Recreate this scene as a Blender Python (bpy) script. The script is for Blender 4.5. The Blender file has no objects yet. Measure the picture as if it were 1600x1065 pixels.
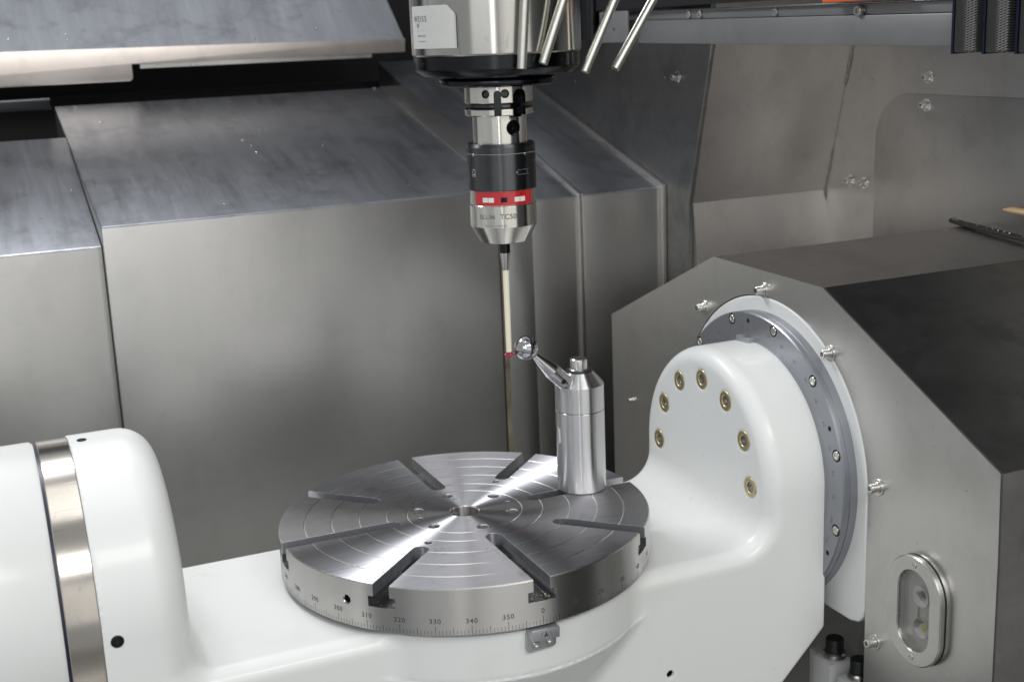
import bpy, bmesh, math, random
import numpy as np
from mathutils import Vector, Matrix
PI = math.pi
rad = math.radians
random.seed(7); np.random.seed(7)
S = 0.001                     # everything below is written in millimetres
sc = bpy.context.scene
COL = sc.collection

# ------------------------------------------------------------------ camera
CAM = Vector((-367.04, -984.23, 404.73))
RIGHT = Vector((0.915725, -0.39984044, -0.03969067))
DOWN = Vector((-0.12990827, -0.20114069, -0.97091002))
FWD = Vector((0.38022568, 0.89424272, -0.23613214))
cd = bpy.data.cameras.new('camera')
cd.lens = 2004.64 / 1600 * 36; cd.sensor_width = 36
cd.clip_start = 0.02; cd.clip_end = 50
cd.dof.use_dof = True; cd.dof.focus_distance = 1.10; cd.dof.aperture_fstop = 9.0
cam = bpy.data.objects.new('camera', cd); COL.objects.link(cam)
M = Matrix((RIGHT, -DOWN, -FWD)).transposed().to_4x4()
M.translation = CAM * S
cam.matrix_world = M
sc.camera = cam
sc.view_settings.view_transform = 'Standard'; sc.view_settings.look = 'None'
sc.view_settings.exposure = 0.0; sc.view_settings.gamma = 1.0
try:
    sc.cycles.max_bounces = 10; sc.cycles.glossy_bounces = 6; sc.cycles.use_denoising = True
except Exception: pass

# ------------------------------------------------------------------ light
w = bpy.data.worlds.new('World'); sc.world = w; w.use_nodes = True
bg = w.node_tree.nodes['Background']; bg.inputs[0].default_value = (0.95, 0.98, 1.0, 1); bg.inputs[1].default_value = 0.44

def area(name, loc, target, sx, sy, power, col=(1, 1, 1)):
    L = bpy.data.lights.new(name, 'AREA'); L.shape = 'RECTANGLE'; L.size = sx * S; L.size_y = sy * S
    L.energy = power; L.color = col
    o = bpy.data.objects.new(name, L); COL.objects.link(o)
    o.location = Vector(loc) * S
    d = (Vector(target) - Vector(loc)).normalized()
    o.rotation_euler = d.to_track_quat('-Z', 'Y').to_euler()
    return o
area('rear_ceiling_lamp', (-100, 1250, 1900), (0, 600, 0), 1500, 450, 0.9, (0.97, 0.98, 1.0))
area('ceiling_lamp', (-300, -100, 1800), (0, 0, 0), 1000, 650, 3.8, (1.0, 0.99, 0.97))
area('machine_lamp', (-330, 560, 980), (0, 0, 0), 420, 90, 6, (0.97, 0.98, 1.0))
area('workshop_window', (-1350, -1500, 900), (0, 0, 0), 900, 900, 4, (0.95, 0.98, 1.0))
area('workshop_lamp', (-700, -1500, 900), (0, 0, 150), 130, 1300, 3.2, (1.0, 0.97, 0.95))
area('front_fill', (450, -1600, 1350), (100, 0, 0), 1600, 420, 23, (1.0, 0.99, 0.97))  # unseen fill light added to brighten the front-facing paint
area('front_low_fill', (170, -2100, 350), (100, 0, 100), 1600, 1100, 3.0, (1.0, 0.96, 0.91))  # unseen area light added for its reflection in the way covers

# ------------------------------------------------------------------ materials
def newmat(name):
    m = bpy.data.materials.new(name); m.use_nodes = True
    nt = m.node_tree; b = nt.nodes['Principled BSDF']
    return m, nt, b
def N(nt, t, **k):
    n = nt.nodes.new(t)
    for a, v in k.items():
        if a in n.inputs: n.inputs[a].default_value = v
        else: setattr(n, a, v)
    return n
def coords(nt, scale=(1, 1, 1), rot=(0, 0, 0)):
    tc = N(nt, 'ShaderNodeTexCoord'); mp = N(nt, 'ShaderNodeMapping')
    mp.inputs['Scale'].default_value = scale; mp.inputs['Rotation'].default_value = rot
    nt.links.new(tc.outputs['Object'], mp.inputs['Vector']); return mp.outputs[0]
def noise(nt, vec, scale, detail=4, rough=.6, dist=0):
    n = N(nt, 'ShaderNodeTexNoise'); n.inputs['Scale'].default_value = scale
    n.inputs['Detail'].default_value = detail; n.inputs['Roughness'].default_value = rough; n.inputs['Distortion'].default_value = dist
    nt.links.new(vec, n.inputs['Vector']); return n.outputs[0]
def ramp(nt, fac, stops):
    r = N(nt, 'ShaderNodeValToRGB'); e = r.color_ramp.elements
    while len(e) < len(stops): e.new(.5)
    for k, (p, c) in enumerate(stops):
        e[k].position = p; e[k].color = (c, c, c, 1) if isinstance(c, (int, float)) else (*c, 1)
    nt.links.new(fac, r.inputs[0]); return r.outputs[0]
def bump(nt, h, strength, dist, b, normal=None):
    n = N(nt, 'ShaderNodeBump'); n.inputs['Strength'].default_value = strength; n.inputs['Distance'].default_value = dist
    nt.links.new(h, n.inputs['Height'])
    if normal is not None: nt.links.new(normal, n.inputs['Normal'])
    nt.links.new(n.outputs[0], b.inputs['Normal'])
def bev(nt, r):
    n = N(nt, 'ShaderNodeBevel', samples=4); n.inputs['Radius'].default_value = r * S; return n.outputs[0]

def sheet(name, col, r0, r1, grain=(60, 60, 6), smear=5.0, bumpk=.12, lo=.82, streak=(1, 1, 1), warp=.25, scuff=.5):
    """rolled stainless sheet: fine grain, streaky wipe marks, scuffs, slightly uneven plate"""
    m, nt, b = newmat(name); b.inputs['Metallic'].default_value = 1
    v = coords(nt); g = coords(nt, grain); sv = coords(nt, streak)
    cl = noise(nt, sv, smear, 8, .72, .25)
    blot = noise(nt, v, 16, 5, .7, .3)
    fine = noise(nt, g, 12, 3, .6)
    c = ramp(nt, cl, [(.3, tuple(x * lo for x in col)), (.7, col)])
    sp = noise(nt, v, 160, 2, .5)
    spots = ramp(nt, sp, [(.20, .6), (.25, 1.0)])
    mx = N(nt, 'ShaderNodeMix', data_type='RGBA', blend_type='MULTIPLY'); mx.inputs[0].default_value = 1
    nt.links.new(c, mx.inputs[6]); nt.links.new(spots, mx.inputs[7])
    bl = ramp(nt, blot, [(.36, 1 - .22 * scuff), (.5, 1.0), (.68, 1.0), (.76, 1 + .0)])
    m2 = N(nt, 'ShaderNodeMix', data_type='RGBA', blend_type='MULTIPLY'); m2.inputs[0].default_value = 1
    nt.links.new(mx.outputs[2], m2.inputs[6]); nt.links.new(bl, m2.inputs[7]); nt.links.new(m2.outputs[2], b.inputs['Base Color'])
    rr = ramp(nt, cl, [(.32, r1), (.68, r0)]); nt.links.new(rr, b.inputs['Roughness'])
    w_ = N(nt, 'ShaderNodeBump'); w_.inputs['Strength'].default_value = warp; w_.inputs['Distance'].default_value = .004
    nt.links.new(noise(nt, sv, 3.2, 1, .4), w_.inputs['Height'])
    bump(nt, fine, bumpk, .0004, b, w_.outputs[0])
    return m
SHEET = sheet('stainless_sheet', (.50, .497, .485), .29, .36, (60, 60, 2), 5, .08, .92, (1, 1, .05), .35, .25)
SHEETX = sheet('stainless_sheet_sloped', (.46, .475, .515), .29, .39, (90, 2, 2), 50, .16, .80, (1, .10, .10), .15, 1.0)
SHEETW = sheet('stainless_sheet_warm', (.58, .555, .535), .27, .34, (60, 60, 2), 6, .02, .86, (1, .4, .12), .6)
SHEETP = sheet('stainless_plate_matt', (.63, .62, .60), .33, .39, (60, 60, 2), 7, .06, .96, (1, 1, .1), .2, .3)
SHEETS = sheet('stainless_side_rough', (.55, .53, .52), .45, .6, (60, 60, 20), 12, .3, .8)
SHEETH = sheet('stainless_end_wall', (.50, .49, .475), .30, .40, (60, 60, 2), 7, .06, .90, (1, 1, .3), .5)
SHEETD = sheet('stainless_sheet_darkened', (.29, .29, .285), .26, .42, (3, 40, 3), 16, .10, .7, (.3, 1, 1), .2, 1.0)  # darkened copy of the same steel, dark reflections put into its colour
PINK = sheet('stainless_flange_warm', (.66, .60, .56), .34, .44, (3, 40, 40), 5, .05, .95)

def metal(name, col, rough, aniso=0, axis='Z', ring=0, bevel=0, metallic=1, var=.12, rvar=.2, cscale=25):
    m, nt, b = newmat(name); b.inputs['Metallic'].default_value = metallic
    v = coords(nt)
    cl = noise(nt, v, cscale, 5, .6, .4)
    c = ramp(nt, cl, [(.3, tuple(x * (1 - var) for x in col)), (.7, col)]); nt.links.new(c, b.inputs['Base Color'])
    rr = ramp(nt, cl, [(.3, rough * (1 + rvar)), (.7, rough * (1 - rvar * .6))]); nt.links.new(rr, b.inputs['Roughness'])
    if aniso:
        b.inputs['Anisotropic'].default_value = aniso
        t = N(nt, 'ShaderNodeTangent', direction_type='RADIAL', axis=axis)
        nt.links.new(t.outputs[0], b.inputs['Tangent']); b.inputs['Anisotropic Rotation'].default_value = .25
    nrm = bev(nt, bevel) if bevel else None
    if ring:          # lathe marks: height varies with radius only
        tc = N(nt, 'ShaderNodeTexCoord'); sx = N(nt, 'ShaderNodeSeparateXYZ'); nt.links.new(tc.outputs['Object'], sx.inputs[0])
        cx = N(nt, 'ShaderNodeCombineXYZ'); nt.links.new(sx.outputs[0], cx.inputs[0]); nt.links.new(sx.outputs[1], cx.inputs[1])
        ln = N(nt, 'ShaderNodeVectorMath', operation='LENGTH'); nt.links.new(cx.outputs[0], ln.inputs[0])
        c2 = N(nt, 'ShaderNodeCombineXYZ'); nt.links.new(ln.outputs['Value'], c2.inputs[0]); nt.links.new(sx.outputs[2], c2.inputs[2])
        f = noise(nt, c2.outputs[0], ring, 2, .7)
        bump(nt, f, .12, .0001, b, nrm)
    elif nrm is not None: nt.links.new(nrm, b.inputs['Normal'])
    return m
TURN = metal('turned_steel_face', (.50, .50, .53), .42, 1.0, 'Z', 2500, .35, cscale=30, var=.05, rvar=.08)
RIM = metal('ground_steel_rim', (.60, .59, .57), .32, .95, 'Z', 0, .35, cscale=20, var=.06, rvar=.08)
POST = metal('turned_aluminium', (.70, .70, .705), .25, 1.0, 'Z', 0, .3, var=.03, rvar=.0, cscale=9)
CONEM = metal('turned_cone_steel', (.62, .62, .63), .17, 0, var=.06)
CHROME = metal('polished_steel', (.50, .50, .515), .03, var=.02)
STEEL = metal('machined_steel', (.60, .59, .57), .24, 0, bevel=.2)
SPIN = metal('spindle_steel', (.52, .51, .475), .22, .9, 'Z', 0, .4, var=.16, rvar=.1, cscale=14)
SHANK = metal('hardened_shank_steel', (.74, .72, .66), .20, .9, 'Z', 0, .3, var=.08)
DARKM = metal('dark_anodised', (.10, .103, .108), .34, .9, 'Z', 0, .4)
BLACKM = metal('black_oxide_steel', (.035, .037, .04), .20, 0, bevel=.3)
ZINC = metal('zinc_screw', (.70, .69, .66), .24, 0, bevel=.15)
BRASS = metal('brass_ring', (.70, .60, .36), .42, 0, bevel=.2)
GREYR = metal('grey_dial_metal', (.335, .345, .375), .32, .0, bevel=.3, var=.07, cscale=30, metallic=.75)
BAND = metal('steel_band', (.60, .56, .51), .20, .55, 'X', 0, 0, var=.25, cscale=12)
NOZZ = metal('dull_nozzle_tube', (.60, .60, .55), .38, 0, var=.1)
BEAM = metal('beam_grey_metal', (.30, .305, .31), .42, 0, var=.3, cscale=9, metallic=.6)
WELD = metal('weld_bead', (.42, .39, .36), .45, 0, var=.3, cscale=90)

def scratches(m, amount=.35, scale=1.0):
    nt = m.node_tree; b = nt.nodes['Principled BSDF']; src = b.inputs['Base Color'].links[0].from_socket
    cur = src
    for k, (rz, dens) in enumerate(((.6, .70), (-.35, .715), (1.3, .725))):
        v = coords(nt, (9 * scale, 420 * scale, 9 * scale), (0, 0, rz)); n = noise(nt, v, 1.6, 2, .5)
        r = ramp(nt, n, [(dens - .02, 1.0), (dens, 1 + amount if k % 2 == 0 else 1 - amount)])
        mx = N(nt, 'ShaderNodeMix', data_type='RGBA', blend_type='MULTIPLY'); mx.inputs[0].default_value = 1
        nt.links.new(cur, mx.inputs[6]); nt.links.new(r, mx.inputs[7]); cur = mx.outputs[2]
    st = ramp(nt, noise(nt, coords(nt), 38, 6, .75, .5), [(.30, .72), (.42, 1.0)])
    mx = N(nt, 'ShaderNodeMix', data_type='RGBA', blend_type='MULTIPLY'); mx.inputs[0].default_value = 1
    nt.links.new(cur, mx.inputs[6]); nt.links.new(st, mx.inputs[7]); nt.links.new(mx.outputs[2], b.inputs['Base Color'])
scratches(TURN); scratches(SPIN, .2, .6); scratches(BAND, .2, .5)
def plain(name, col, rough=.5, metallic=0, spec=.5, bevel=0, coat=0, var=.06, cs=20, bumpk=0, bs=200):
    m, nt, b = newmat(name)
    b.inputs['Metallic'].default_value = metallic; b.inputs['Roughness'].default_value = rough
    b.inputs['Specular IOR Level'].default_value = spec
    if coat: b.inputs['Coat Weight'].default_value = coat; b.inputs['Coat Roughness'].default_value = .08
    v = coords(nt); cl = noise(nt, v, cs, 4)
    c = ramp(nt, cl, [(.3, tuple(x * (1 - var) for x in col)), (.7, col)]); nt.links.new(c, b.inputs['Base Color'])
    nrm = bev(nt, bevel) if bevel else None
    if bumpk: bump(nt, noise(nt, v, bs, 3), bumpk, .0005, b, nrm)
    elif nrm is not None: nt.links.new(nrm, b.inputs['Normal'])
    return m
def paint(name):
    m, nt, b = newmat(name)
    v = coords(nt)
    cl = noise(nt, v, 7, 5, .55, .5)
    c = ramp(nt, cl, [(.28, (.72, .735, .70)), (.42, (.78, .795, .785)), (.8, (.80, .815, .81))])
    st = noise(nt, coords(nt, (1, 1, .25)), 22, 6, .7, .8)
    sm = ramp(nt, st, [(.66, (1, 1, 1)), (.76, (.93, .93, .86))])
    mx = N(nt, 'ShaderNodeMix', data_type='RGBA', blend_type='MULTIPLY'); mx.inputs[0].default_value = 1
    nt.links.new(c, mx.inputs[6]); nt.links.new(sm, mx.inputs[7])
    sk = ramp(nt, noise(nt, v, 240, 2, .5), [(.205, .6), (.235, 1.0)])
    m3 = N(nt, 'ShaderNodeMix', data_type='RGBA', blend_type='MULTIPLY'); m3.inputs[0].default_value = 1
    nt.links.new(mx.outputs[2], m3.inputs[6]); nt.links.new(sk, m3.inputs[7]); nt.links.new(m3.outputs[2], b.inputs['Base Color'])
    b.inputs['Roughness'].default_value = .40
    b.inputs['Coat Weight'].default_value = .25; b.inputs['Coat Roughness'].default_value = .14
    bump(nt, noise(nt, v, 14, 4, .6), .16, .004, b)
    return m
PAINT = paint('white_machine_paint')
BLACK = plain('black_gap', (.010, .010, .011), .6, spec=.3)
BLACKP = plain('black_plastic', (.016, .017, .018), .35, bevel=.5)
RUBBER = plain('black_rubber', (.02, .02, .02), .55, bumpk=.5)
BLUE = plain('navy_seal', (.006, .009, .035), .4)
RED = plain('red_band_lacquer', (.52, .018, .028), .22, coat=.6, var=.03)
WINDOW = plain('white_led_window', (.80, .80, .76), .3)
CERAMIC = plain('ceramic_stylus_shaft', (.88, .85, .66), .45, var=.03)
RUBY = plain('ruby', (.42, .012, .06), .08, coat=.7)
STICK = plain('sticker_paper', (.62, .63, .61), .5, var=.08, cs=60, bumpk=.15, bs=60)
INK = plain('black_ink', (.03, .03, .033), .6)
GINK = plain('grey_ink', (.16, .165, .17), .6)
ENGR = plain('engraving', (.07, .07, .07), .55)
ENGL = plain('light_engraving', (.42, .43, .44), .5)
ENGF = plain('faint_engraving', (.18, .18, .19), .5)
ORANGE = plain('orange_paint', (.85, .13, .02), .4)
TANH = plain('tan_hose', (.55, .38, .20), .5)
CASTW = plain('grey_casting', (.72, .73, .72), .4, coat=.2)
RUST = plain('rust_stain', (.46, .39, .30), .42, metallic=.7, var=.5, cs=25)
LEDM, nt_, b_ = newmat('led_chip'); b_.inputs['Base Color'].default_value = (.75, .68, .15, 1); b_.inputs['Roughness'].default_value = .4
GLASS, nt_, b_ = newmat('lamp_glass'); b_.inputs['Transmission Weight'].default_value = 1; b_.inputs['Roughness'].default_value = .03; b_.inputs['IOR'].default_value = 1.45
REFL = metal('lamp_reflector', (.72, .71, .69), .22, 0, var=.08)
LINER = metal('lamp_housing_liner', (.62, .60, .57), .3, 0, var=.12, metallic=.4)
def bellows_mat():
    m, nt, b = newmat('bellows_weave')
    v = coords(nt, (1, 1, 1))
    ck = N(nt, 'ShaderNodeTexWave', wave_type='BANDS', bands_direction='DIAGONAL'); ck.inputs['Scale'].default_value = 260; nt.links.new(coords(nt, (.2, 1, 1.2)), ck.inputs[0])
    c2 = N(nt, 'ShaderNodeTexWave', wave_type='BANDS', bands_direction='DIAGONAL'); c2.inputs['Scale'].default_value = 260; nt.links.new(coords(nt, (.2, 1, -1.2)), c2.inputs[0])
    mm = N(nt, 'ShaderNodeMath', operation='MAXIMUM'); nt.links.new(ck.outputs[1], mm.inputs[0]); nt.links.new(c2.outputs[1], mm.inputs[1])
    c = ramp(nt, mm.outputs[0], [(.35, .010), (.75, .13)]); nt.links.new(c, b.inputs['Base Color'])
    b.inputs['Roughness'].default_value = .30; b.inputs['Metallic'].default_value = .6
    bump(nt, ck.outputs[1], .5, .0006, b); return m
WEAVE = bellows_mat()

# ------------------------------------------------------------------ object helpers
WORLD = {}
def org(o): return WORLD.get(o.name, Vector((0, 0, 0)))
def link(o, parent, loc):
    COL.objects.link(o)
    if parent is not None:
        o.parent = parent; o.location = (loc - org(parent)) * S
    else: o.location = loc * S
    WORLD[o.name] = loc
def thing(name, label, cat, loc, group=None, kind=None):
    o = bpy.data.objects.new(name, None); o.empty_display_size = .02
    link(o, None, Vector(loc)); o['label'] = label
    if cat: o['category'] = cat
    if group: o['group'] = group
    if kind: o['kind'] = kind
    return o
def mk(verts, faces, mat, angle=30, smooth=True):
    me = bpy.data.meshes.new('m'); me.from_pydata([tuple(v) for v in verts], [], faces)
    me.validate(); me.materials.append(mat)
    bm = bmesh.new(); bm.from_mesh(me); bmesh.ops.recalc_face_normals(bm, faces=bm.faces); bm.to_mesh(me); bm.free()
    if smooth:
        me.polygons.foreach_set('use_smooth', [True] * len(me.polygons)); me.set_sharp_from_angle(angle=rad(angle))
    return me
def part(name, geo, mat, parent=None, loc=None, label=None, angle=30, smooth=True, rot=None, **props):
    """geo = (verts, faces) in world mm; loc = origin in world mm"""
    v, f = geo
    loc = Vector(loc) if loc is not None else (org(parent).copy() if parent is not None else Vector((0, 0, 0)))
    vv = [((Vector(p) - loc) * S) for p in v]
    me = mk(vv, f, mat, angle, smooth); me.name = name
    o = bpy.data.objects.new(name, me); link(o, parent, loc)
    if label: o['label'] = label
    for k, q in props.items(): o[k] = q
    return o
def join(*gs):
    V, F = [], []
    for v, f in gs:
        n = len(V); V += list(v); F += [tuple(i + n for i in q) for q in f]
    return V, F
def xf(g, mat):
    return [mat @ Vector(p) for p in g[0]], g[1]
def move(g, d): d = Vector(d); return [Vector(p) + d for p in g[0]], g[1]
def box(x0, x1, y0, y1, z0, z1):
    v = [(x, y, z) for x in (x0, x1) for y in (y0, y1) for z in (z0, z1)]
    return v, [(0, 1, 3, 2), (4, 6, 7, 5), (0, 4, 5, 1), (2, 3, 7, 6), (0, 2, 6, 4), (1, 5, 7, 3)]
def cbox(x0, x1, y0, y1, z0, z1, c):
    """box with chamfered edges"""
    bm = bmesh.new(); g = box(x0, x1, y0, y1, z0, z1)
    vs = [bm.verts.new(p) for p in g[0]]; [bm.faces.new([vs[i] for i in q]) for q in g[1]]
    bmesh.ops.recalc_face_normals(bm, faces=bm.faces)
    bmesh.ops.bevel(bm, geom=list(bm.edges), offset=c, segments=2, affect='EDGES', profile=.6)
    bm.verts.index_update(); out = ([v.co.copy() for v in bm.verts], [tuple(v.index for v in f.verts) for f in bm.faces]); bm.free(); return out
def bevelled(g, c, seg=2):
    bm = bmesh.new(); vs = [bm.verts.new(p) for p in g[0]]
    for q in g[1]: bm.faces.new([vs[i] for i in q])
    bmesh.ops.recalc_face_normals(bm, faces=bm.faces)
    es = [e for e in bm.edges if len(e.link_faces) == 2 and e.calc_face_angle() > .5]
    bmesh.ops.bevel(bm, geom=es, offset=c, segments=seg, affect='EDGES', profile=.6)
    bm.verts.index_update(); out = ([v.co.copy() for v in bm.verts], [tuple(v.index for v in f.verts) for f in bm.faces]); bm.free(); return out
def prism(poly, axis, a, b):
    n = len(poly)
    def P(p, t): return {'x': (t, p[0], p[1]), 'y': (p[0], t, p[1]), 'z': (p[0], p[1], t)}[axis]
    v = [P(p, a) for p in poly] + [P(p, b) for p in poly]
    f = [tuple(range(n)), tuple(range(2 * n - 1, n - 1, -1))] + [(i, (i + 1) % n, n + (i + 1) % n, n + i) for i in range(n)]
    return v, f
def lathe(prof, n=64, c=(0, 0, 0), axis='z', hexr=None, cap=True):
    """prof: list of (r, h). closes on the axis when r == 0. hexr: set of profile indices whose ring is a hexagon"""
    V, F = [], []; rows = []
    c = Vector(c)
    for k, (r, h) in enumerate(prof):
        if r <= 1e-9: rows.append([len(V)]); pts = [(0, 0, h)]
        else:
            pts = []
            for i in range(n):
                t = 2 * PI * i / n; rr = r
                if hexr and k in hexr: rr = r / math.cos(((t + PI / 6) % (PI / 3)) - PI / 6)
                pts.append((rr * math.cos(t), rr * math.sin(t), h))
            rows.append(list(range(len(V), len(V) + n)))
        V += pts
    for a, b in zip(rows, rows[1:]):
        if len(a) == 1 and len(b) == 1: continue
        for i in range(n):
            j = (i + 1) % n
            if len(a) == 1: F.append((a[0], b[i], b[j]))
            elif len(b) == 1: F.append((a[i], b[0], a[j]))
            else: F.append((a[i], b[i], b[j], a[j]))
    if axis == 'x': V = [(h, x, y) for x, y, h in V]
    elif axis == 'y': V = [(y, h, x) for x, y, h in V]
    return [Vector(p) + c for p in V], F
def aimed(g, origin, direction):
    """take geometry built along +z at 0 and aim it"""
    q = Vector(direction).normalized().to_track_quat('Z', 'Y').to_matrix().to_4x4()
    return xf(g, Matrix.Translation(Vector(origin)) @ q)
def rod(p, q, r0, r1=None, n=24, ch=.4):
    r1 = r0 if r1 is None else r1
    L = (Vector(q) - Vector(p)).length
    return aimed(lathe([(0, 0), (r0 - ch, 0), (r0, ch), (r1, L - ch), (r1 - ch, L), (0, L)], n), p, Vector(q) - Vector(p))
def sphere(c, r, n=32):
    return lathe([(r * math.sin(PI * k / n), -r * math.cos(PI * k / n)) if 0 < k < n else (0, -r if k == 0 else r) for k in range(n + 1)], 2 * n, c)
def from_me(me):
    return [v.co.copy() for v in me.vertices], [tuple(p.vertices) for p in me.polygons]
_txt = {}
def text(s, size, spacing=1.0):
    """flat letters centred on x, baseline 0, in mm, thin in z"""
    cu = bpy.data.curves.new('t', 'FONT'); cu.body = s; cu.size = size; cu.align_x = 'CENTER'; cu.space_character = spacing
    cu.resolution_u = 3; cu.offset = size * .012
    o = bpy.data.objects.new('t', cu); COL.objects.link(o); bpy.context.view_layer.update()
    dg = bpy.context.evaluated_depsgraph_get(); me = bpy.data.meshes.new_from_object(o.evaluated_get(dg))
    g = from_me(me); bpy.data.objects.remove(o); bpy.data.curves.remove(cu); bpy.data.meshes.remove(me)
    return g
def subdiv_wrap(g, R, phi, z, cx=0, cy=0, up=1):
    out = []
    for p in g[0]:
        a = phi + p[0] / R; out.append((cx + R * math.cos(a), cy + R * math.sin(a), z + p[1] * up))
    return out, g[1]

_screw_cache = {}
def screw_mesh(R, H, rh, mat, washer=0):
    key = (R, H, rh, mat.name)
    if key not in _screw_cache:
        d = H * .55
        g = lathe([(0, H - d), (rh * .98, H - d), (rh, H), (R * .84, H), (R * .96, H - R * .1), (R, H - R * .25), (R, 0), (0, 0)], 36, hexr={1, 2})
        me = mk([Vector(p) * S for p in g[0]], g[1], mat, 28); me.name = 'screw'
        s = lathe([(0, H - d + .05), (rh * .96, H - d + .05)], 36, hexr={1})
        _screw_cache[key] = (me, mk([Vector(p) * S for p in s[0]], s[1], BLACK)); _screw_cache[key][1].name = 'socket'
    return _screw_cache[key]
def screw(name, parent, loc, direction, R, H, rh, mat=ZINC, washer=None, sub=True, label=None):
    me, so = screw_mesh(R, H, rh, mat)
    o = bpy.data.objects.new(name, me); link(o, parent, Vector(loc))
    q_ = Vector(direction).normalized().to_track_quat('Z', 'Y').to_matrix() @ Matrix.Rotation(random.uniform(0, 6.28), 3, 'Z')
    o.rotation_euler = q_.to_euler()
    if label: o['label'] = label
    return o

# ------------------------------------------------------------------ rotary table
T = thing('rotary_table', 'round steel rotary table with eight T-slots, turned rings and degree marks on its rim', 'machine table', (0, 0, -39.5))
prof = [(0, -39.5), (157.5, -39.5), (160, -38), (160, -.9), (159.2, 0)]
for r in (138, 115, 91.5, 68, 50):
    prof += [(r + .62, 0), (r, -.5), (r - .62, 0)]
prof += [(13.4, 0), (12.4, -1), (12.4, -39.5)]
def tmp(g, n='tmp'):
    me = bpy.data.meshes.new(n); me.from_pydata([tuple(Vector(p)) for p in g[0]], [], g[1]); me.validate()
    bm = bmesh.new(); bm.from_mesh(me); bmesh.ops.recalc_face_normals(bm, faces=bm.faces); bm.to_mesh(me); bm.free()
    o = bpy.data.objects.new(n, me); COL.objects.link(o); return o
def ring_solid(pr, n=256):
    V, F = [], []
    k = len(pr)
    for i in range(n):
        t = 2 * PI * i / n
        V += [(r * math.cos(t), r * math.sin(t), h) for r, h in pr]
    for i in range(n):
        j = (i + 1) % n
        for a in range(k):
            b2 = (a + 1) % k
            F.append((i * k + a, i * k + b2, j * k + b2, j * k + a))
    return V, F
plate = tmp(ring_solid(prof[1:]))
cut = []
for i in range(8):
    a = rad(-90 + 45 * i); inner = 66 if i % 2 == 0 else 89
    c, s_ = math.cos(a), math.sin(a)
    W2 = 7.0
    pts = [(175, -W2), (175, W2)] + [(inner + W2 * math.cos(t), W2 * math.sin(t)) for t in np.linspace(PI / 2, 3 * PI / 2, 13)]
    g = prism(pts, 'z', -18.6, 2)
    W3 = 11.6
    pts = [(175, -W3), (175, W3)] + [(inner + 4 + W3 * math.cos(t), W3 * math.sin(t)) for t in np.linspace(PI / 2, 3 * PI / 2, 13)]
    g2 = prism(pts, 'z', -18.5, -10)
    R = Matrix.Rotation(a, 4, 'Z')
    cut.append((xf(g, R), xf(g2, R)))
holes = []
for k in range(6):
    a = rad(30 + 60 * k); holes.append(lathe([(0, -14), (4.6, -14), (4.6, -.7), (5.3, .02), (5.3, 2), (0, 2)], 28, (41.5 * math.cos(a), 41.5 * math.sin(a), 0)))
for r, ad, q in [(41.5, 2, 2.0), (40.5, 178, 2.2), (74, -135, 3.0), (76, 46, 3.0), (31, 84, 1.3)]:
    a = rad(ad); holes.append(lathe([(0, -10), (q, -10), (q, -.4), (q + .4, .01), (q + .4, 2), (0, 2)], 20, (r * math.cos(a), r * math.sin(a), 0)))
a = rad(-146.5)
holes.append(aimed(lathe([(0, 0), (3.0, 0), (3.0, 13), (4.0, 14.02), (4.0, 17), (0, 17)], 24), (146 * math.cos(a), 146 * math.sin(a), -17), (math.cos(a), math.sin(a), 0)))
def boolean(o, cutters, op='DIFFERENCE'):
    objs = []
    for g in cutters:
        c = tmp(g, 'cutter'); objs.append(c)
        md = o.modifiers.new('b', 'BOOLEAN'); md.object = c; md.operation = op; md.solver = 'EXACT'
    bpy.context.view_layer.update()
    dg = bpy.context.evaluated_depsgraph_get(); me = bpy.data.meshes.new_from_object(o.evaluated_get(dg)); g = from_me(me)
    for c in objs: bpy.data.objects.remove(c)
    bpy.data.objects.remove(o); return g
tg = boolean(plate, [join(*[c[0] for c in cut]), join(*[c[1] for c in cut]), join(*holes)])
tb = part('table_plate', tg, TURN, T, loc=(0, 0, -39.5), angle=22)
# the cylindrical rim carries a ground finish; slot sides painted lit, floors painted shaded
tb.data.materials.append(RIM); tb.data.materials.append(ZINC); tb.data.materials.append(metal('slot_side_lit', (.72, .73, .76), .36, 0, bevel=.5, var=.25, cscale=80)); tb.data.materials.append(metal('slot_floor_shaded', (.42, .425, .44), .28, 0, bevel=.5, var=.35, cscale=60))
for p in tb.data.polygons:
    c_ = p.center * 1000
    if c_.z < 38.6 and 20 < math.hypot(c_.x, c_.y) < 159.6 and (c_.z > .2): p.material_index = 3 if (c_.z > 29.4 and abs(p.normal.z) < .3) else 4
    elif abs(p.normal.z) < .3: p.material_index = 1
    elif abs(p.normal.z) < .95: p.material_index = 2
# keep radial tangents centred: add the boss under the plate as its own part
part('table_hub', lathe([(0, -39.4), (134, -39.4), (134, -43.4), (0, -43.4)], 96), BLACKM, T)
# scale
mk_g, nm_g = [], []
for dgr in range(0, 360):
    phi = rad(-90 + dgr)
    L = 7.2 if dgr % 10 == 0 else (5.4 if dgr % 5 == 0 else 3.6)
    wd = .16 if dgr % 5 else .2
    g = box(-wd, wd, 0, L, 0, .01); g = ([(p[0], p[1], p[2]) for p in g[0]], g[1])
    mk_g.append(subdiv_wrap(g, 160.06, phi, -37.6))
part('graduation_marks', join(*mk_g), ENGR, T, smooth=False, kind='stuff')
for dgr in range(0, 360, 10):
    lab = dgr if dgr >= 180 or dgr == 0 else dgr
    part('engraved_number', subdiv_wrap(text(str(lab), 5.6, 1.15), 160.07, rad(-90 + dgr), -28.4), ENGR, T, smooth=False)
for k in range(6):
    a = rad(30 + 60 * k); screw('table_screw', T, (41.5 * math.cos(a), 41.5 * math.sin(a), -13.6), (0, 0, 1), 4.2, 8, 2.0, ZINC)
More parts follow.
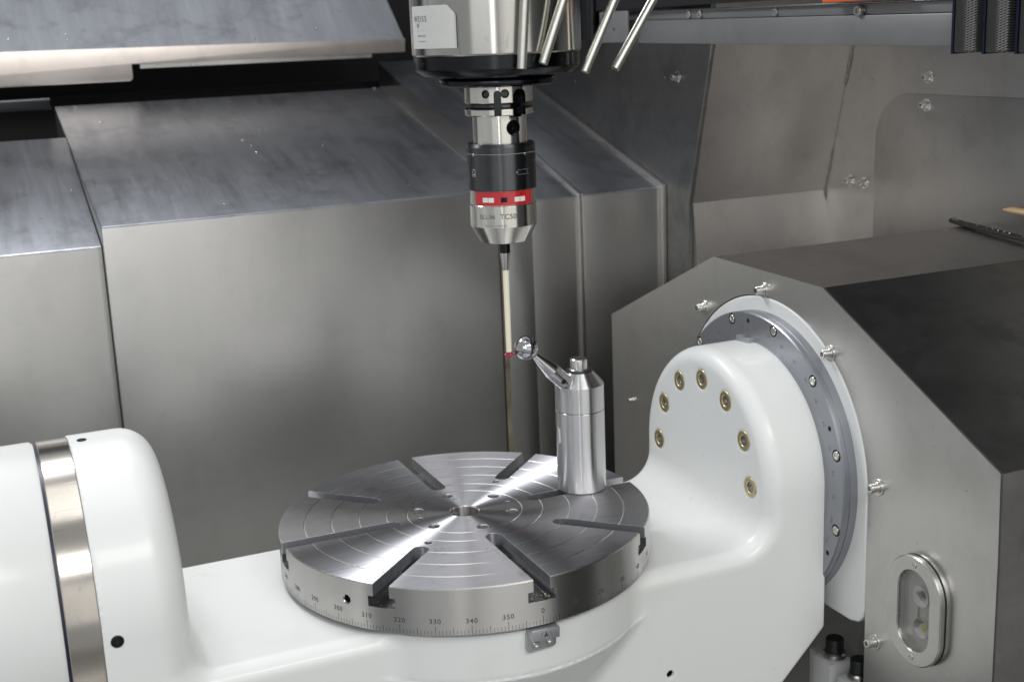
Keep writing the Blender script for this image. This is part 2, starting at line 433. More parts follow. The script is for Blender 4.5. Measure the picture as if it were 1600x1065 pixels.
part('centre_bore_key', cbox(-11.5, -4, 6.5, 9.5, -20, -3, .4), STEEL, T)
# chips lying in the slots
rng = random.Random(3); ch = []
for i in range(420):
    s_i = rng.choice([0, 0, 1, 2, 3, 4, 4, 7, 5, 6]); a = rad(-90 + 45 * s_i); r = rng.uniform(66 if s_i % 2 == 0 else 90, 157); o_ = rng.uniform(-9, 9)
    p = Vector((r * math.cos(a) - o_ * math.sin(a), r * math.sin(a) + o_ * math.cos(a), -18.4))
    q = rng.uniform(.25, 1.0)
    g = xf(box(-q, q, -q * .5, q * .5, -.15, .2), Matrix.Translation(p) @ Matrix.Rotation(rng.uniform(0, 6), 4, 'Z') @ Matrix.Rotation(rng.uniform(-.6, .6), 4, 'X'))
    ch.append(g)
part('metal_chips', join(*ch), BRASS, None, smooth=False, kind='stuff', label='tiny metal chips lying in the T-slots of the rotary table')
bpy.data.objects['metal_chips']['category'] = 'metal chips'

# ------------------------------------------------------------------ tilting cradle (sculpted as a distance field)
CR = thing('tilting_cradle', 'white painted cradle with round-topped arms carrying the rotary table', 'machine cradle', (0, 0, -200))
def sdf_mesh(fn, lo, hi, h):
    import openvdb as vdb
    nx, ny, nz = [int((b - a) / h) + 1 for a, b in zip(lo, hi)]
    X = (lo[0] + h * np.arange(nx, dtype=np.float32))[:, None, None]
    Y = (lo[1] + h * np.arange(ny, dtype=np.float32))[None, :, None]
    Z = (lo[2] + h * np.arange(nz, dtype=np.float32))[None, None, :]
    d = np.clip(fn(X, Y, Z), -4 * h, 4 * h).astype(np.float32)
    g = vdb.FloatGrid(4 * h); g.copyFromArray(d)
    pts, tris, quads = g.convertToPolygons(isovalue=0.0, adaptivity=0.0)
    V = pts * h + np.array(lo)
    me = bpy.data.meshes.new('sdf')
    nq, nt2 = len(quads), len(tris)
    me.vertices.add(len(V)); me.vertices.foreach_set('co', (V * S).astype(np.float32).ravel())
    q = quads[:, ::-1]
    me.loops.add(nq * 4 + nt2 * 3)
    idx = np.concatenate([q.ravel(), tris[:, ::-1].ravel()]) if nt2 else q.ravel()
    me.loops.foreach_set('vertex_index', idx.astype(np.int32))
    me.polygons.add(nq + nt2)
    me.polygons.foreach_set('loop_start', np.concatenate([np.arange(nq) * 4, nq * 4 + np.arange(nt2) * 3]).astype(np.int32))
    me.update(calc_edges=True); me.validate()
    return me
def runion(a, b, r):
    u = np.maximum(r - a, 0); v = np.maximum(r - b, 0)
    return np.maximum(r, np.minimum(a, b)) - np.sqrt(u * u + v * v)
def rinter(a, b, r):
    u = np.maximum(r + a, 0); v = np.maximum(r + b, 0)
    return np.minimum(-r, np.maximum(a, b)) + np.sqrt(u * u + v * v)
def cradle(X, Y, Z):
    R = np.sqrt(Y * Y + Z * Z)
    # right half: U profile with the tombstone outline
    T1 = np.minimum(R - 111, np.maximum(np.abs(Y + 0 * Z) - 111, Z + 0 * Y))
    bridge = (Z + 43.6) + 0 * X
    armr = 240 - X + 0 * Z
    U = runion(bridge, armr, 30)
    rr = np.clip(14 + (Z + 45) * .12, 3.5, 15)
    right = rinter(U, T1, rr)
    # left arm: full round
    T2 = np.minimum(R - 116, np.maximum(np.abs(Y + 0 * Z) - 116, Z + 0 * Y))
    left = rinter(X + 253 + 0 * Z, T2, 26)
    left = np.maximum(left, -315.4 - X)
    body = runion(left, np.maximum(right, -262 - X), 16)
    body = np.maximum(body, X - 300)
    # pedestal under the table
    r2 = np.sqrt(X * X + Y * Y)
    ped = rinter(rinter(r2 - 152, Z + 43.2, 1.0), -(Z + 82), 2)
    cone = np.maximum((r2 - 152 - (Z + 84) * .62) * .85, Z + 83)
    cone = rinter(cone, -(Z + 128), 4)
    body = runion(body, runion(ped, cone, 2), 7)
    body = np.maximum(body, np.where(r2 < 162, Z + 43.3, -99.0))
    # lower chamfers and bottom
    body = rinter(body, (X - Z - 432) * .7071, 2.5)
    body = np.maximum(body, -(Z + 232))
    # relief groove behind the arm towards the dial
    body = np.maximum(body, -np.maximum(X * 0 + 296 - X, 108 - R) + 0 * Z) if False else body
    # socket holes
    for (hx, hz, hr) in ((139.5, -138.5, 3.4),):
        body = np.maximum(body, -np.maximum(np.sqrt((X - hx) ** 2 + (Z - hz) ** 2) - hr, Y + 100))
    for (ya, za) in PLUGS:
        body = np.maximum(body, -np.maximum(np.sqrt((Y - ya) ** 2 + (Z - za) ** 2) - 9.15, X - 242.9))
    return body
PLUGS = [(80 * math.cos(rad(30 * k)), 3 + 80 * math.sin(rad(30 * k))) for k in (0, 1, 2, 3, 4, 5, 6)]
me = sdf_mesh(cradle, (-322, -158, -238), (304, 158, 134), 1.7)
me.materials.append(PAINT); me.polygons.foreach_set('use_smooth', [True] * len(me.polygons)); me.set_sharp_from_angle(angle=rad(50))
o = bpy.data.objects.new('cradle_body', me); me.name = 'cradle_body'; link(o, CR, Vector((0, 0, 0)))
for k, (ya, za) in enumerate(PLUGS):
    pl = part('plug_washer', aimed(lathe([(4.9, 0), (4.9, 2.2), (5.4, 2.7), (8.8, 2.7), (9.2, 2.3), (9.2, 0), (4.9, 0)], 40), (242.6, ya, za), (-1, 0, 0)), BRASS, CR, loc=(242, ya, za))
    screw('plug_screw', CR, (243.1, ya, za), (-1, 0, 0), 4.8, 1.7, 2.2, metal('screw_grey', (.42, .44, .47), .3) if k == 0 else bpy.data.materials['screw_grey'])
# pointer plate below the rim
vp = part('pointer_plate', bevelled(prism([(-11.2, -61.5), (10.5, -60.3), (12.2, -58.5), (12.8, -44), (-10.8, -44), (-12, -46), (-12.4, -59)], 'y', -155.5, -151.5), .5), metal('pointer_zinc', (.50, .52, .54), .42, metallic=.8), CR, label='small grey pointer plate under the zero mark')
part('pointer_block', bevelled(prism([(-11.4, -48.6), (11.4, -49.0), (11.6, -40.6), (-11.2, -40.2)], 'y', -164.4, -152), .5), bpy.data.materials['pointer_zinc'], CR)
part('pointer_arrow', ([(-1.9, -164.5, -46), (1.9, -164.5, -46.1), (0.1, -164.5, -41.6), (-4.4, -164.5, -45.6), (-4.1, -164.5, -45.6), (-2.6, -164.5, -41.6), (-2.9, -164.5, -41.6), (4.6, -164.5, -45.9), (4.3, -164.5, -45.9), (2.9, -164.5, -41.6), (3.2, -164.5, -41.6)], [(0, 1, 2), (3, 4, 5, 6), (8, 7, 10, 9)]), ENGR, CR, smooth=False)
for x, z in ((-5.3, -55.6), (6.0, -54.4)): screw('pointer_screw', CR, (x, -155.4, z), (0, -1, 0), 3.1, 2.4, 1.25)
# index block on top of the right arm
part('index_block', bevelled(prism([(292, 22), (300.5, 22), (300.5, -1), (289, -1), (289, 14)], 'z', 108, 114.2), .5), bpy.data.materials['pointer_zinc'], CR, label='small grey index block on top of the right arm')
part('index_slot', lathe([(0, 114.3), (3.6, 114.3)], 28, (296, 10, 0)), ENGF, CR)
# screws let into the cradle
screw('socket_screw', CR, (139.5, -106.5, -138.5), (0, -1, 0), 3.2, 2.2, 1.6, BLACKM)
for py, pz, px, rr_ in ((-116, 1, -306, 4.6), (-2, 116, -306, 3.6)):
    n_ = Vector((0, py, pz)).normalized()
    part('screw_hole', aimed(lathe([(0, 0), (rr_, 0), (rr_, .5), (0, .5)], 28), Vector((px, 0, 0)) + n_ * 115.9, n_), BLACK, CR)
    screw('cap_screw', CR, Vector((px, 0, 0)) + n_ * 115.6, n_, rr_ * .8, 1.1, rr_ * .42, BLACKM)

# ------------------------------------------------------------------ left bearing housing
LB = thing('bearing_housing', 'white drum-shaped bearing housing with bare steel band, cut off by the left edge', 'machine housing', (-339, 0, -200))
pr = [(0, -600), (115.4, -600), (115.4, -343), (113.6, -340.4), (0, -340.4)]
part('drum', lathe(pr, 192, axis='x'), PAINT, LB, loc=(-400, 0, 0), angle=40)
part('drum_foot', cbox(-600, -343, -112, 112, -420, -20, 4), PAINT, LB)
part('seal', lathe([(0, -340.5), (112.6, -340.5), (112.6, -337.9), (0, -337.9)], 192, axis='x'), BLUE, LB, label='thin dark blue seal line')
part('steel_band', lathe([(0, -338), (114.2, -338), (114.8, -337.4), (114.8, -316), (114.2, -315.5), (0, -315.5)], 192, axis='x'), BAND, LB, loc=(-328, 0, 0), label='bare steel band with stained patches')

# ------------------------------------------------------------------ right trunnion: dial ring, white housing, steel guard
DR = thing('dial_ring', 'grey graduated dial ring bolted behind the right arm of the white cradle', 'dial ring', (305, 0, -138))
part('ring', lathe([(96, 299), (96, 297.2), (112, 297), (136.8, 297), (138, 298.2), (138, 301.6), (137.1, 302.2), (137.1, 303.6), (138, 304.2), (138, 313), (137, 314.2), (96, 314.2), (96, 299)], 256, axis='x'), GREYR, DR, loc=(305, 0, 0), angle=25)
g_t, = [[]]
for dgr in range(-60, 250):
    if dgr % 1: continue
    t = rad(dgr); L = 4 if dgr % 10 == 1 else 2.4
    c_, s_ = math.cos(t), math.sin(t); r0 = 113.4; wd = .14
    g_t.append(([(296.93, c_ * r - s_ * q, s_ * r + c_ * q) for r, q in ((r0, -wd), (r0, wd), (r0 + L, wd), (r0 + L, -wd))], [(0, 1, 2, 3)]))
part('graduation_marks', join(*g_t), ENGF, DR, smooth=False, kind='stuff')
for n_ in list(range(0, 120, 10)) + [-10, -20, -30, -40]:
    t = rad(91 + n_); g = text(str(abs(n_)), 4.6, 1.1)
    # letters stand with their heads outward on the face that looks towards -x
    ou = Vector((0, math.cos(t), math.sin(t))); ri = Vector((0, -math.sin(t), math.cos(t)))
    c0 = Vector((296.92, 0, 0)) + ou * 122.4
    part('engraved_number', ([c0 + ri * p[0] + ou * p[1] for p in g[0]], g[1]), ENGF, DR, smooth=False)
for k in range(12):
    t = rad(44 + 30 * k); c_, s_ = math.cos(t), math.sin(t)
    part('counterbore', aimed(lathe([(0, .08), (5.0, .08), (5.3, .22), (5.5, .08), (5.6, 0), (0, 0)], 28), (297, 131.7 * c_, 131.7 * s_), (-1, 0, 0)), BLACKM, DR)
    screw('ring_screw', DR, (297, 131.7 * c_, 131.7 * s_), (-1, 0, 0), 4.1, .9, 2.0)
for dg_ in (86, 119 + 30, 206):
    t = rad(dg_ if dg_ != 149 else 153.5)
    part('dowel_hole', aimed(lathe([(0, .1), (2, .1), (2.3, 0), (0, 0)], 20), (297, 130 * math.cos(t), 130 * math.sin(t)), (-1, 0, 0)), BLACK, DR)

TH = thing('trunnion_housing', 'white rounded trunnion housing seen between the dial ring and the steel guard plate', 'machine housing', (320, 0, -119))
ar = [(150.6 * math.cos(t), 1 + 150.6 * math.sin(t)) for t in np.linspace(0, PI, 97)]
ol = [(150.6, -119 + 6), (146, -119)] [::-1] + ar + [(-150.6, -113), (-146, -119)]
ol = [(134, -119), (143, -116), (149, -108), (150.6, -98)] + ar + [(-150.6, -100), (-149, -108.5), (-143, -116), (-132, -119)]
part('housing_face', bevelled(prism(ol, 'x', 311.6, 362), 2.2, 3), PAINT, TH, angle=50)

GD = thing('guard_housing', 'many-sided stainless steel guard box round the right trunnion, studded with socket bolts', 'machine guard', (314, 0, -400))
out = [(313, -420), (313, 77.5), (93, 177), (-83, 175), (-300, 70.6), (-303.5, -420)]
inn = [(-151.6, -420)] + [(-151.6 * math.cos(t), 1 + 151.6 * math.sin(t)) for t in np.linspace(0, PI, 73)] + [(151.6, -420)]
pf = out + inn
ar_v = [(312, y, z) for y, z in pf] + [(314, y, z) for y, z in pf]
def plate_with_arch():
    # strips between the arch and the straight outline, corner angles included
    oc = [(313, 0.99), (313, 77.5), (93, 177), (-83, 175), (-300, 70.6), (-301.7, 0.99)]
    def hit(t):
        d = (math.cos(t), math.sin(t)); best = None
        for (a, b) in zip(oc, oc[1:]):
            ex, ey = b[0] - a[0], b[1] - a[1]; den = d[0] * ey - d[1] * ex
            if abs(den) < 1e-9: continue
            k = (a[0] * ey - (a[1] - 1) * ex) / den; u = (a[0] * d[1] - (a[1] - 1) * d[0]) / den
            if k > 0 and -1e-3 <= u <= 1.001 and (best is None or k < best): best = k
        return (d[0] * best, 1 + d[1] * best)
    ts = sorted(set([round(x, 6) for x in np.linspace(0, PI, 91)] + [round(math.atan2(z - 1, y), 6) for y, z in oc[1:-1]]))
    I = [(151.6, -420)] + [(151.6 * math.cos(t), 1 + 151.6 * math.sin(t)) for t in ts] + [(-151.6, -420)]
    O = [(313, -420)] + [hit(min(max(t, 1e-5), PI - 1e-5)) for t in ts] + [(-303.5, -420)]
    n = len(I); V = [(x, y, z) for x in (312, 314) for L in (I, O) for y, z in L]; F = []
    for k in range(n - 1):
        F += [(k, k + 1, n + k + 1, n + k), (2 * n + k, 3 * n + k, 3 * n + k + 1, 2 * n + k + 1), (k, 2 * n + k, 2 * n + k + 1, k + 1), (n + k, n + k + 1, 3 * n + k + 1, 3 * n + k)]
    return V, F
part('front_plate', plate_with_arch(), SHEETP, GD, angle=20)
def skin(a, b, x0, x1, t=2.0):
    (ya, za), (yb, zb) = a, b
    d = Vector((yb - ya, zb - za)).normalized(); n = Vector((d.y, -d.x)) * t
    return prism([(ya, za), (yb, zb), (yb + n.x, zb + n.y), (ya + n.x, za + n.y)][::-1], 'x', x0, x1)
part('top_plate', skin((92.5, 176.8), (-82.6, 174.8), 314.2, 669, -2), SHEETW, GD)
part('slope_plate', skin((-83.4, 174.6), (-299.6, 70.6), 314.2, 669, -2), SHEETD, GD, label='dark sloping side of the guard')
part('side_plate', skin((-300.4, 70.2), (-303.2, -420), 314.2, 669, -2), SHEETS, GD)
part('rear_slope_plate', skin((312.6, 77.3), (93.2, 176.6), 314.2, 669, -2), SHEETP, GD)
part('rear_plate', skin((312.8, -420), (312.8, 77), 314.2, 669, -2), SHEETP, GD)
def wbolt(parent, loc, d, R=4.0, H=6.8, rh=2.0):
    loc = Vector(loc); d = Vector(d)
    b_ = screw('bolt', parent, loc + d * 2.6, d, R, H, rh)
    wv = bpy.data.objects.new('washer', WASH); COL.objects.link(wv); wv.parent = b_; wv.location = (0, 0, -2.6 * S); WORLD[wv.name] = loc
    sp = bpy.data.objects.new('spring_washer', SPRW); COL.objects.link(sp); sp.parent = b_; sp.location = (0, 0, -1.3 * S)
    return b_
_g = lathe([(0, 0), (7.2, 0), (7.4, .3), (7.4, .9), (7.1, 1.2), (0, 1.2)], 36); WASH = mk([Vector(p) * S for p in _g[0]], _g[1], ZINC); WASH.name = 'washer'
_g = lathe([(0, 0), (5.1, 0), (5.2, .2), (5.2, 1.1), (5.0, 1.3), (0, 1.3)], 36); SPRW = mk([Vector(p) * S for p in _g[0]], _g[1], ZINC); SPRW.name = 'spring_washer'
for y, z in ((6, 158), (110.5, 122.5), (-96, 119), (-164, 17), (-165.5, -124.5)):
    wbolt(GD, (312, y, z), (-1, 0, 0))
part('small_stud', rod((313, 266.5, -15.4), (307.5, 266.5, -15.4), 2.6), STEEL, GD)

# work lamp let into the guard plate
WL = thing('work_lamp', 'oval work lamp with glass window and yellow LED, let into the steel guard plate', 'lamp', (310, -222, -67))
def stadium(cy, cz, rw, hh, n=20):
    """half width rw, half height hh"""
    s = hh - rw
    return [(cy + rw * math.cos(t), cz + s + rw * math.sin(t)) for t in np.linspace(0, PI, n)] + [(cy + rw * math.cos(t), cz - s + rw * math.sin(t)) for t in np.linspace(PI, 2 * PI, n)]
def stad_ring(cy, cz, prof, n=24):
    """prof = [(half width, half height, x)] swept"""
    V, F = [], []; rows = []
    for rw, hh, x in prof:
        p = stadium(cy, cz, rw, hh, n); rows.append(list(range(len(V), len(V) + len(p)))); V += [(x, y, z) for y, z in p]
    m_ = len(rows[0])
    for a, b in zip(rows, rows[1:]): F += [(a[i], a[(i + 1) % m_], b[(i + 1) % m_], b[i]) for i in range(m_)]
    return V, F
LCY, LCZ = -220.5, -71.0
part('frame', stad_ring(LCY, LCZ, [(18.4, 35, 310), (18.4, 35, 304.8), (19.2, 35.8, 304), (31.2, 46.6, 304), (32.2, 47.6, 305), (32.2, 47.6, 308.2)]), STEEL, WL, angle=25)
part('gasket', stad_ring(LCY, LCZ, [(31.2, 46.6, 308.1), (31.2, 46.6, 310.1)]), RUBBER, WL)
part('back_ring', stad_ring(LCY, LCZ, [(31.0, 46.4, 310), (32.6, 48, 310), (32.8, 48.2, 312.2), (31, 46.4, 312.3)]), STEEL, WL)
rec = stad_ring(LCY, LCZ, [(18.6, 35.2, 306), (18, 34.6, 311.5)])
part('liner', stad_ring(LCY, LCZ, [(18.5, 35.1, 305.5), (18.3, 34.9, 311.2), (1, 17.4, 311.3)]), LINER, WL, angle=20)
part('glass', prism(stadium(LCY, LCZ, 18.2, 34.8), 'x', 305.6, 306.8), GLASS, WL, smooth=False)
rf = part('reflector', aimed(lathe([(3.2, .3), (3.6, .6), (7.6, 3.0), (8.6, 3.2), (8.6, 0), (3.2, 0)], 32), (311.1, -231 + 4, -84), (-1, 0, 0)), REFL, WL)
part('led', aimed(lathe([(0, .8), (3.6, .8), (3.6, .2)], 8), (311.1, -231 + 4, -84), (-1, 0, 0)), LEDM, rf)
part('reflector', aimed(lathe([(3.4, .3), (4.0, .5), (7.8, 1.6), (8.8, 1.8), (8.8, 0), (3.4, 0)], 32), (311.1, -224, -58), (-1, 0, 0)), REFL, WL)
part('sensor', aimed(lathe([(0, 1.4), (3.2, 1.2), (3.6, .2)], 24), (311.1, -226, -55), (-1, 0, 0)), DARKM, WL)
for z in (LCZ + 40.6, LCZ - 40.6): screw('lamp_screw', WL, (304, LCY, z), (-1, 0, 0), 2.6, .7, 1.4, STEEL)

# hydraulic fittings under the white housing
VG = 'black-capped fittings under the trunnion housing'
for (x, y, z, lb) in ((338, -77, -174, 'black-capped fitting on a white block, the left one left of the guard plate edge'), (337, -115, -178, 'black-capped fitting on a white block, half hidden behind the guard plate edge')):
    v = thing('hydraulic_fitting', lb, 'fitting', (x, y, -420), VG)
    part('block', cbox(x - 9 - 6, x + 11, y - 13, y + 13, -419, z - 12, .8), CASTW, v)
    part('collar', lathe([(0, z - 12), (10, z - 12), (11.4, z - 10.5), (11.4, z - 7), (9.6, z - 5.4), (0, z - 5.4)], 40, (x, y, 0)), STEEL, v)
    part('cap', lathe([(0, z - 5.4), (9.2, z - 5.4), (9.4, z - 4), (8.6, z - 2), (8.6, z + 6), (8, z + 7.6), (0, z + 8.2)], 40, (x, y, 0)), BLACKP, v)
sb = thing('side_block', 'narrow white upright block beside the black-capped fittings', 'machine block', (345, -41, -420))
part('block', cbox(340, 350, -46, -36, -419, -196, .8), CASTW, sb)

# ------------------------------------------------------------------ calibration post with ball
PX, PY = 115.9, 3.2
P = thing('calibration_post', 'polished metal post with a chrome ball on an angled arm, standing on the rotary table', 'calibration post', (PX, PY, 0))
part('lower_body', lathe([(0, .05), (21.2, .05), (21.9, .8), (21.9, 73.6), (21.5, 74), (0, 74)], 96, (PX, PY, 0)), POST, P, loc=(PX, PY, 0))
cone = [(0, 74.3), (21.5, 74.3), (21.9, 74.7), (21.9, 97.2), (12.2, 108.4), (0, 108.4)]
part('upper_body', lathe(cone, 96, (PX, PY, 0)), POST, P, loc=(PX, PY, 74))
part('rubber_washer', lathe([(0, 108.4), (11.4, 108.4), (11.8, 109), (11.4, 109.8), (0, 109.8)], 64, (PX, PY, 0)), RUBBER, P)
cs = screw('cap_screw', P, (PX, PY, 110.6), (0, 0, 1), 7.6, 9.6, 3.6, ZINC)
part('cap_washer', lathe([(0, 109.6), (8.8, 109.6), (8.8, 110.4), (8.2, 110.9), (0, 110.9)], 48, (PX, PY, 0)), STEEL, P)
BALL = Vector((60.6, -9, 139.2))
part('ball', sphere(BALL, 10.75, 48), CHROME, P, loc=BALL)
dr_ = (Vector((102.5, -6.5, 97.5)) - BALL).normalized()
arm = lathe([(0, 9.5), (2.5, 9.8), (2.8, 11), (7.3, 33), (7.3, 51.0), (6.6, 51.8), (0, 51.8)], 48)
part('ball_arm', aimed(arm, BALL, dr_), CONEM, P, loc=BALL, angle=8)
pc = BALL + dr_ * 46
side = Vector((-.38, -.9, .2)); side = (side - dr_ * side.dot(dr_)).normalized()
part('set_screw', aimed(lathe([(0, .1), (1.9, .1), (2.3, 0), (2.3, -1), (0, -1)], 24), pc + side * 7.25, side), BLACK, P)
tape = [(PX - 21.9 - 1.7, PY - 3, 61), (PX - 21.5, PY - 3.5, 58), (PX - 21.3, PY - 3.5, 47), (PX - 22.6, PY - 3, 45.5), (PX - 22.3, PY - 2, 54)]
tape2 = [Vector(p) + Vector((0, .4, 0)) for p in tape]
part('tape_scrap', (tape + tape2, [(0, 1, 4), (1, 2, 3, 4), (5, 9, 6), (6, 9, 8, 7), (0, 4, 9, 5), (4, 3, 8, 9), (3, 2, 7, 8), (2, 1, 6, 7), (1, 0, 5, 6)]), STICK, P, smooth=False)

# ------------------------------------------------------------------ touch probe in the spindle
SX, SY = 45.0, -7.9
TP = thing('touch_probe', 'touch probe with dark body, red band and long cream stylus, held in the spindle', 'touch probe', (SX, SY, 135))
def LP(name, prof, mat, parent=TP, n=96, **k):
    return part(name, lathe(prof, n, (SX, SY, 0)), mat, parent, loc=(SX, SY, prof[0][1]), **k)
# star of ruby balls
cz = 135.6
LP('stylus_hub', [(0, 133.9), (1.4, 134.1), (2.0, 135), (2.0, 137.8), (0, 137.8)], RUBY, n=24)
d0 = Vector((BALL.x - SX, BALL.y - SY, 0)).normalized()
for k in range(4):
    a = math.atan2(d0.y, d0.x) + k * PI / 2
    c = Vector((SX + 3.4 * math.cos(a), SY + 3.4 * math.sin(a), cz))
    part('ruby_ball', sphere(c, 1.25, 12), RUBY, TP, loc=c)
part('ruby_ball', sphere((SX, SY, cz - 2.2), 1.25, 12), RUBY, TP, loc=(SX, SY, cz - 2.2))
LP('stylus', [(0, 137.8), (2.1, 137.8), (2.35, 138.2), (2.6, 209), (0, 209)], CERAMIC, n=32)
LP('stylus_holder', [(0, 208.8), (2.9, 208.8), (3.0, 209.4), (4.4, 223.5), (4.4, 233.6), (0, 233.6)], STEEL, n=40)
LP('joint_ring', [(4.35, 223.4), (4.5, 223.4), (4.5, 227.2), (4.5, 233.5), (4.35, 233.5)], BLACKM, n=40)
LP('nose_cone', [(0, 233.5), (18.6, 233.5), (19.6, 234), (27.2, 247.0), (27.7, 248), (27.7, 265.2), (27.0, 265.9), (0, 265.9)], SHANK, angle=22)
bd = LP('red_band', [(0, 265.8), (27.0, 265.8), (27.0, 277.8), (0, 277.8)], SHANK)
va = math.atan2(CAM.y - SY, CAM.x - SX)
def arc_patch(R, a0, a1, z0, z1, n=24, t=.25):
    V, F = [], []
    for i in range(n + 1):
        a = a0 + (a1 - a0) * i / n
        for r in (R, R + t):
            for z in (z0, z1): V.append((SX + r * math.cos(a), SY + r * math.sin(a), z))
    for i in range(n):
        b = i * 4; c = b + 4
        F += [(b + 2, c + 2, c + 3, b + 3), (b, b + 1, c + 1, c), (b + 1, b + 3, c + 3, c + 1), (b, c, c + 2, b + 2)]
    F += [(0, 2, 3, 1), (n * 4, n * 4 + 1, n * 4 + 3, n * 4 + 2)]
    return V, F
part('red_sleeve', arc_patch(27.0, va + rad(-54), va + rad(60), 266.2, 277.5, 40, .3), RED, bd)
for a0, a1 in ((-36, -26), (-25, -15.3), (20.5, 30), (31, 41)):
    part('led_window', arc_patch(27.3, va + rad(a0), va + rad(a1), 268.9, 272.7, 6, .25), WINDOW, bd)
part('sensor_window', arc_patch(27.3, va + rad(-3.2), va + rad(7.5), 268.9, 272.9, 6, .2), BLACKM, bd)
part('sensor_dot', arc_patch(27.3, va + rad(31), va + rad(34), 274.6, 275.6, 3, .2), BLACK, bd)
for R_, z, s, ph, sz, mat in ((27.76, 255.2, 'BLUM', -29, 5.4, ENGF), (27.76, 255.4, 'TC50', 8.5, 5.8, ENGR), (27.76, 249.4, 'focus on productivity', -14, 2.1, ENGF)):
    part('engraved_text', subdiv_wrap(text(s, sz, 1.05), R_, va + rad(ph), z, SX, SY), mat, TP, smooth=False)
LP('probe_body', [(0, 277.7), (28.0, 277.7), (28.4, 278.2), (28.4, 312.6), (27.2, 315), (22, 315), (0, 315)], DARKM, angle=22)
part('scribe_line', arc_patch(28.4, va + rad(-80), va + rad(80), 307.2, 307.45, 60, .03), ENGL, TP)
for a in (-52, 43):
    aa = va + rad(a); n_ = Vector((math.cos(aa), math.sin(aa), 0)); screw('body_screw', TP, Vector((SX, SY, 306.8)) + n_ * 28.0, n_, 1.2, .7, .6)
part('engraved_mark', subdiv_wrap(text('CE', 6.4, 1.0), 28.46, va + rad(-50), 0, SX, SY), ENGL, TP, smooth=False)
o = bpy.data.objects['engraved_mark']
# the CE mark reads sideways on the body: rebuild it turned by 90 degrees
g = text('CE', 5.6, 1.0); g = ([(p[1], p[0], 0) for p in [(-q[0], q[1]) for q in [(v[0], v[1]) for v in g[0]]]], g[1])
bpy.data.objects.remove(o)
part('engraved_mark', subdiv_wrap(([(p[0] - 2, p[1], 0) for p in g[0]], g[1]), 28.46, va + rad(-52), 292.5, SX, SY), ENGL, TP, smooth=False)
def frame_arc(R, a0, a1, z0, z1, w=.3):
    da = w / R
    return join(arc_patch(R, a0, a1, z0, z0 + w, 8, .03), arc_patch(R, a0, a1, z1 - w, z1, 8, .03), arc_patch(R, a0, a0 + da, z0, z1, 1, .03), arc_patch(R, a1 - da, a1, z0, z1, 1, .03))
part('battery_symbol', join(frame_arc(28.4, va + rad(27), va + rad(47), 290.5, 294.5), arc_patch(28.4, va + rad(24.5), va + rad(26.5), 291.6, 293.4, 1, .03), arc_patch(28.4, va + rad(48), va + rad(52), 290.2, 290.5, 2, .03), arc_patch(28.4, va + rad(48), va + rad(52), 294.5, 294.8, 2, .03)), ENGF, TP, smooth=False)
shk = [(0, 314.8), (22.4, 314.8), (22.4, 337.4), (27.4, 337.4), (28.1, 338.2), (28.1, 342.4), (27.6, 343), (24.6, 344.2), (24.6, 346.4), (27.8, 347.6), (28.1, 348), (28.1, 361), (0, 361)]
def notch(a, rad_, z0, z1, wd, depth):
    n_ = Vector((math.cos(a), math.sin(a), 0)); t_ = Vector((-n_.y, n_.x, 0)); c0 = Vector((SX, SY, 0))
    pts = [(-wd, z0), (wd, z0)] + [(wd * math.cos(q), z1 - wd + wd * math.sin(q)) for q in np.linspace(0, PI, 13)]
    V = [c0 + n_ * (rad_ - depth) + t_ * p[0] + Vector((0, 0, p[1])) for p in pts] + [c0 + n_ * (rad_ + 4) + t_ * p[0] + Vector((0, 0, p[1])) for p in pts]
    n = len(pts)
    return V, [tuple(range(n)), tuple(range(2 * n - 1, n - 1, -1))] + [(i, (i + 1) % n, n + (i + 1) % n, n + i) for i in range(n)]
sg = tmp(lathe(shk, 128, (SX, SY, 0)))
def pit(a, r, z, R0, d):
    n_ = Vector((math.cos(a), math.sin(a), 0)); return aimed(lathe([(0, -d), (r, -d), (r, 8), (0, 8)], 32), Vector((SX, SY, z)) + n_ * R0, n_)
sh = boolean(sg, [join(notch(va + rad(37), 28, 336, 358.6, 6.4, 6.5), pit(va + rad(30), 6.3, 327.4, 22.4, 4.0)), join(notch(va + rad(-2), 28, 336, 357.6, 2.9, 4.5), pit(va + rad(-21.5), 3.3, 355, 28.1, 3.2)), join(pit(va + rad(10.5), 3.5, 355, 28.1, 3.0))])
so_ = part('tool_shank', sh, SHANK, TP, loc=(SX, SY, 337), angle=25)
so_.data.materials.append(BLACKM); so_.data.materials.append(DARKM)  # painted shade: notch insides black, tool groove dark
for p in so_.data.polygons:
    c_ = p.center * 1000; r_ = math.hypot(c_.x, c_.y); z_ = c_.z + 337
    R0_ = 22.3 if z_ < 337.3 else 27.2
    nr = (p.normal.x * c_.x + p.normal.y * c_.y) / max(r_, .1)
    if 343 < z_ < 347.6 and abs(nr) > .2: p.material_index = 2
    elif (r_ < R0_ - .6 or abs(nr) < .6) and abs(p.normal.z) < .8 and r_ < 28.05: p.material_index = 1
for a, r, z, R0 in ((-21.5, 2.6, 355, 25.4), (10.5, 2.8, 355, 25.6)):
    aa = va + rad(a); n_ = Vector((math.cos(aa), math.sin(aa), 0)); screw('shank_screw', TP, Vector((SX, SY, z)) + n_ * (R0 - 1), n_, r, 2, 1.1, DARKM)
aa = va + rad(30); n_ = Vector((math.cos(aa), math.sin(aa), 0)); screw('shank_screw', TP, Vector((SX, SY, 327.4)) + n_ * 17.5, n_, 5.6, 2.4, 1.5, BLACKM)
part('slot_shadow_liner', xf(notch(va + rad(37), 28, 337, 358.2, 6.1, 6.4), Matrix.Identity(4)), BLACKM, TP) if False else None

